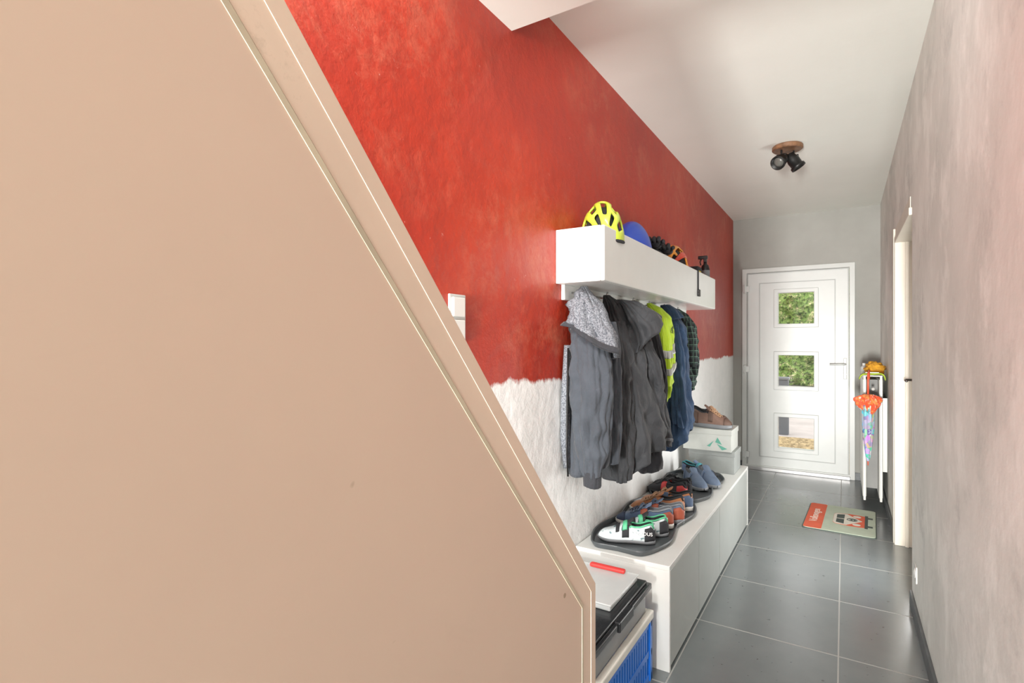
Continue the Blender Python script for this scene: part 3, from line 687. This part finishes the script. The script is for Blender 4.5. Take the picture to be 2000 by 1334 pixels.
def glove(loc,ang,label,tilt=(0,0)):
    e_=thing('glove',label,'glove',loc,ang,'gloves on the shelf',tilt)
    pal=lathe([(.002,-.001),(.03,0),(.038,.03),(.042,.06),(.040,.09),(.02,.10)],16)
    pal=xf(pal,Matrix.Translation((-.05,0,.024))@Matrix.Rotation(PI/2,4,'Y')@Matrix.Diagonal((.55,1,1,1)))
    new('palm',pal,mBlkF,e_,w=False,smooth=True)
    for k,(yy,ln) in enumerate(((-.03,.05),(-.01,.065),(.012,.06),(.032,.045))):
        new('finger',tube([(.04,yy,.022),(.04+ln*.5,yy*1.15,.038),(.04+ln,yy*1.2,.02)],[.012,.012,.009],10),mBlkF,e_,w=False,smooth=True)
    new('finger',tube([(-.01,.036,.02),(.015,.055,.030),(.04,.062,.02)],[.012,.011,.008],10),mBlkF,e_,w=False,smooth=True,label='thumb')
    new('wrist_band',tube([(-.085,0,.026),(-.045,0,.026)],.036,16,flat=.7),mKn,e_,w=False,smooth=True)
glove((-.90,2.93,SI+.116),-1.4,'black padded cycling glove lying on the shelf')
glove((-.90,3.14,SI+.112),-1.5,'black padded cycling glove lying on the shelf')
bp=thing('bag_strap','black webbing strap hanging over the shelf front','strap',(-.81,3.60,SZ1))
new('webbing',merge(bx(-.84,-.806,3.59,3.615,SZ1,SZ1+.003),bx(-.811,-.807,3.59,3.615,1.67,SZ1+.003)),mBlkF,bp)
new('buckle',bx(-.811,-.797,3.583,3.622,1.655,1.70),mBlack,bp,bevel=.003)
yb=thing('pouch','small yellow and black pouch on the shelf','pouch',(-.88,3.80,SI))
new('pouch_body',bx(-.92,-.84,3.75,3.85,SI,SI+.105),M('yellow_fabric',(.70,.57,.05),.7),yb,bevel=.02,seg=4)
new('pouch_flap',bx(-.922,-.838,3.748,3.852,SI+.075,SI+.112),mBlkF,yb,bevel=.014,seg=3)
sp=thing('spray_bottle','black trigger spray bottle with grey label','spray bottle',(-.86,4.06,SI))
def sb(vf): return [( -.862+(x+.86)*1.1,y+.01,SI+(z-SZ1)*1.45) for x,y,z in vf[0]],vf[1]
new('bottle',sb(lathe([(.025,0),(.029,.006),(.029,.085),(.022,.105),(.011,.112),(.011,.125)],24,(-.86,4.05,SZ1))),mBlack,sp,smooth=True)
new('label_band',sb(lathe([(.0295,.03),(.0295,.08)],24,(-.86,4.05,SZ1))),M('grey_label',(.16,.17,.18),.4),sp)
new('nozzle',sb(merge(bx(-.869,-.851,4.035,4.068,SZ1+.120,SZ1+.140),bx(-.905,-.845,4.040,4.062,SZ1+.138,SZ1+.155))),mBlack,sp,bevel=.004)
new('trigger',sb(tube([(-.885,4.05,SZ1+.140),(-.893,4.05,SZ1+.125),(-.888,4.05,SZ1+.108)],.004,8)),mBlack,sp,smooth=True)
# ---------------------------------------------------------------- radiator and items
rd=thing('radiator','tall white double panel radiator mounted beside the front door','radiator',(.21,5.55,.07))
mRad=M('radiator_enamel',(.64,.65,.62),.35,var=.02)
def rpanel(xa,xb):
    P=[bx(xa,xb,5.18,5.95,.075,1.08)]
    for i in range(16):
        yy=5.205+i*.047; P.append(bx(xa-.004,xb+.004,yy,yy+.03,.10,1.055))
    return merge(*P)
new('panel',rpanel(.135,.152),mRad,rd,bevel=.003)
new('panel',rpanel(.245,.262),mRad,rd,bevel=.003)
fn=[bx(.1521,.2449,5.45+i*.05,5.453+i*.05,.12,1.04) for i in range(9)]
new('convector_fins',merge(*fn),M('fin_grey',(.30,.30,.29),.6),rd)
new('top_grille',merge(*([bx(.135,.262,5.19+i*.03,5.20+i*.03,1.08,1.088) for i in range(25)]+[bx(.135,.15,5.18,5.95,1.08,1.088),bx(.247,.262,5.18,5.95,1.08,1.088)])),mRad,rd)
for y in (5.28,5.80): new('wall_bracket',bx(.262,.299,y,y+.03,.3,.9),mRad,rd)
new('valve',tube([(.20,5.165,.98),(.20,5.19,.98)],.012,12),mRad,rd,smooth=True)
ZR=1.088
kh=thing('knit_hat','mustard yellow knitted hat lying on the radiator','hat',(.218,5.39,ZR))
new('hat_crown',blob((.218,5.39,ZR+.048),(.066,.07,.052),3,.4),M('mustard_knit',(.72,.36,.03),.9,var=.3,scale=30,bump=.7,bscale=120),kh,smooth=True,weld=True)
new('hat_brim',tube([(.218+.056*math.cos(t),5.39+.062*math.sin(t),ZR+.018+.006*math.sin(3*t)) for t in np.linspace(0,2*PI,25)],.013,8,cap=False),M('mustard_rib',(.60,.28,.02),.9,bump=.6),kh,smooth=True)
nc=thing('neon_scarf','neon yellow cloth draped over the radiator end','cloth',(.19,5.22,ZR))
V=[];F=[];prof=[(.105,1.05),(.115,1.08),(.128,1.096),(.16,1.102),(.21,1.10),(.25,1.104),(.275,1.095),(.283,1.05)]
for j in range(9):
    y=5.165+j*.014
    for q,(x,z) in enumerate(prof): V.append((x,y,z+.006*math.sin(j*1.7+q*1.3)))
for j in range(8):
    for q in range(7): F.append((j*8+q,j*8+q+1,(j+1)*8+q+1,(j+1)*8+q))
new('draped_cloth',(V,F),mHV,nc,smooth=True,solid=.008,sub=1)
new('reflective_band',bx(.15,.24,5.20,5.22,1.108,1.113),mRef,nc)
wb=thing('small_bottle','small white bottle standing on the radiator','bottle',(.148,5.56,ZR))
new('bottle_body',lathe([(.022,0),(.025,.005),(.025,.05),(.012,.065)],20,(.148,5.56,ZR)),mPVC,wb,smooth=True)
new('bottle_cap',lathe([(.012,.065),(.012,.085),(.009,.088)],16,(.148,5.56,ZR)),mPVC,wb,smooth=True)
um=thing('umbrella','folded child umbrella with red frill and clear printed canopy','umbrella',(.155,5.05,.38))
ux,uy=.162,5.05
mRedU=M('umbrella_red',(.78,.11,.05),.4)
mFr,nt,b=mk('printed_red_frill'); v=objc(nt)
fc=mixc(nt,ramp(nt,noi(nt,v,28,4,.7),.50,.54),(.74,.10,.04),(.80,.28,.08))
fc=mixc(nt,ramp(nt,noi(nt,v,36,4,.7),.60,.63),fc,(.68,.70,.72))
nt.links.new(fc,b.inputs['Base Color']); b.inputs['Roughness'].default_value=.35
new('handle',tube([(ux+.01,uy+.10,1.06),(ux+.01,uy+.095,1.115),(ux+.01,uy+.06,1.13),(ux,uy+.01,1.10),(ux,uy,1.05),(ux,uy,.93)],.007,10),mRedU,um,smooth=True)
S=surf([(.945,ux,uy,.03,.03,.3),(.93,ux,uy,.052,.048,.5),(.905,ux,uy,.068,.058,.65),(.875,ux,uy,.066,.054,.65),(.845,ux,uy,.046,.042,.5),(.81,ux,uy,.036,.034,.3)],7,0,seed=51,wr=0)
cloth('frill',S,mFr,um,n=120,m=16,thick=.002)
mCan,nt,b=mk('printed_clear_canopy'); v=objc(nt)
vo=nt.nodes.new('ShaderNodeTexVoronoi'); vo.inputs['Scale'].default_value=30; nt.links.new(v,vo.inputs['Vector'])
hs=nt.nodes.new('ShaderNodeHueSaturation'); hs.inputs['Saturation'].default_value=.9; nt.links.new(vo.outputs['Color'],hs.inputs['Color'])
cc=mixc(nt,ramp(nt,noi(nt,v,30,3),.52,.60),hs.outputs[0],(.52,.58,.64))
nt.links.new(mixc(nt,.35,cc,(.10,.22,.55)),b.inputs['Base Color']); b.inputs['Alpha'].default_value=.85; b.inputs['Roughness'].default_value=.2
cloth('canopy',surf([(.86,ux,uy,.040,.040,.15),(.78,ux,uy,.036,.036,.3),(.6,ux,uy,.028,.028,.35),(.45,ux,uy,.014,.014,.25),(.42,ux,uy,.007,.007)],6,1,seed=53,wr=0),mCan,um,m=30,thick=.002)
new('tip',tube([(ux,uy,.44),(ux,uy,.385)],[.006,.003],8),mRedU,um,smooth=True)
# ---------------------------------------------------------------- door mat
dm=thing('door_mat','rounded pale green door mat with red van print','door mat',(-.022,4.78,0),math.radians(-2.2))
def rrect(x0,x1,y0,y1,r,n=6):
    P=[]
    for cx,cy,a0 in ((x1-r,y1-r,0),(x0+r,y1-r,90),(x0+r,y0+r,180),(x1-r,y0+r,270)):
        for k in range(n+1):
            a=math.radians(a0+90*k/n); P.append((cx+r*math.cos(a),cy+r*math.sin(a)))
    return P
mMatG=M('mat_sage',(.46,.53,.42),.95,bump=.4,bscale=300); mMatR=M('mat_red',(.68,.13,.065),.95,bump=.4,bscale=300); mMatD=M('mat_edge',(.07,.09,.08),.9); mMatC=M('mat_cream',(.72,.70,.61),.95,bump=.4,bscale=300)
new('mat_backing',extr(rrect(-.228,.228,-.352,.352,.03),0,.006),mMatD,dm,w=False)
new('mat_pile',extr(rrect(-.222,.222,-.346,.346,.026),.006,.009),mMatG,dm,w=False)
new('red_border',extr(rrect(-.221,-.105,-.345,.345,.02),.009,.0098),mMatR,dm,w=False)
R90=Matrix.Rotation(PI/2,4,'Z')
text('Volkswagen',.075,mMatC,dm,Matrix.Translation((-.145,.0,.0100))@R90)
def uv(poly,z0,z1): return extr([(-v_,u_) for u_,v_ in poly],z0,z1)
body=[(-.15,-.13),(.15,-.13),(.16,-.02),(.14,.07),(.11,.085),(-.11,.085),(-.14,.07),(-.16,-.02)]
new('van_body',uv([(u_,v_-.04) for u_,v_ in body],.009,.0098),mMatR,dm,w=False)
new('van_roof',uv([(u_,v_-.04) for u_,v_ in [(-.145,.0),(0,-.10),(.145,.0),(.135,.07),(.105,.084),(-.105,.084),(-.135,.07)]],.0098,.0103),mMatC,dm,w=False)
for P_ in ([(-.125,.015),(-.008,.015),(-.008,.065),(-.105,.065)],[(.008,.015),(.125,.015),(.105,.065),(.008,.065)]):
    new('van_window',uv([(u_,v_-.04) for u_,v_ in P_],.0103,.0108),mMatD,dm,w=False)
for u_ in (-.105,.105): new('van_headlamp',disc(.105,u_,.026,.0098,.0106),mMatC,dm,w=False)
new('van_bumper',uv([(-.17,-.175),(.17,-.175),(.17,-.155),(-.17,-.155)],.0098,.0104),mMatD,dm,w=False)
for u_ in (-.11,.11): new('van_tyre',uv([(u_-.02,-.205),(u_+.02,-.205),(u_+.02,-.175),(u_-.02,-.175)],.009,.0098),mMatD,dm,w=False)
ringp=[]
for k in range(25):
    a=2*PI*k/24; ringp.append((.075+.032*math.cos(a),.032*math.sin(a),.0108))
new('van_badge',merge(tube(ringp,.003,4,cap=False),tube([(.053,-.022,.0108),(.078,-.008,.0108),(.066,0,.0108),(.078,.008,.0108),(.053,.022,.0108)],.0025,4),tube([(.07,-.028,.0108),(.10,-.012,.0108),(.084,0,.0108),(.10,.012,.0108),(.07,.028,.0108)],.0025,4)),mMatD,dm,w=False)
# ---------------------------------------------------------------- lights
W=bpy.data.worlds.new('World'); sc.world=W; W.use_nodes=True
bg=W.node_tree.nodes['Background']; bg.inputs[0].default_value=(1,.99,.97,1); bg.inputs[1].default_value=1.95
def area(name,loc,tgt,sx,sy,en,col=(1,1,1)):
    l=bpy.data.lights.new(name,'AREA'); l.shape='RECTANGLE'; l.size=sx; l.size_y=sy; l.energy=en; l.color=col
    o=bpy.data.objects.new(name,l); o.location=loc
    o.rotation_euler=(Vector(tgt)-Vector(loc)).to_track_quat('-Z','Y').to_euler(); COL.objects.link(o); return o
area('stairwell_light',(-.65,-1.0,3.4),(-1.0,1.4,1.9),.6,.6,100,(1,.97,.93))
area('rear_fill',(-.12,-5.0,.6),(-.25,4,1.9),.5,1.0,850,(1,.98,.94))  # added fill far behind the camera, not a fitting of the room
area('beam_fill',(-.36,1.74,2.60),(-.34,4.0,.2),.5,.10,4,(1,.98,.95))  # added fill hidden behind the beam to brighten the hall
area('recess_fill',(.385,3.76,1.05),(-1,3.8,1.15),.52,1.75,26,(1,.995,.98))  # added fill in front of the closed side door, hidden by the wall edge
# ---------------------------------------------------------------- camera
cam=bpy.data.cameras.new('Camera'); co=bpy.data.objects.new('Camera',cam); COL.objects.link(co)
co.location=(0,0,1.35); co.rotation_euler=(PI/2,0,math.radians(31.93))
cam.sensor_width=36; cam.lens=18.72; cam.shift_y=.0015; cam.clip_start=.02
sc.camera=co
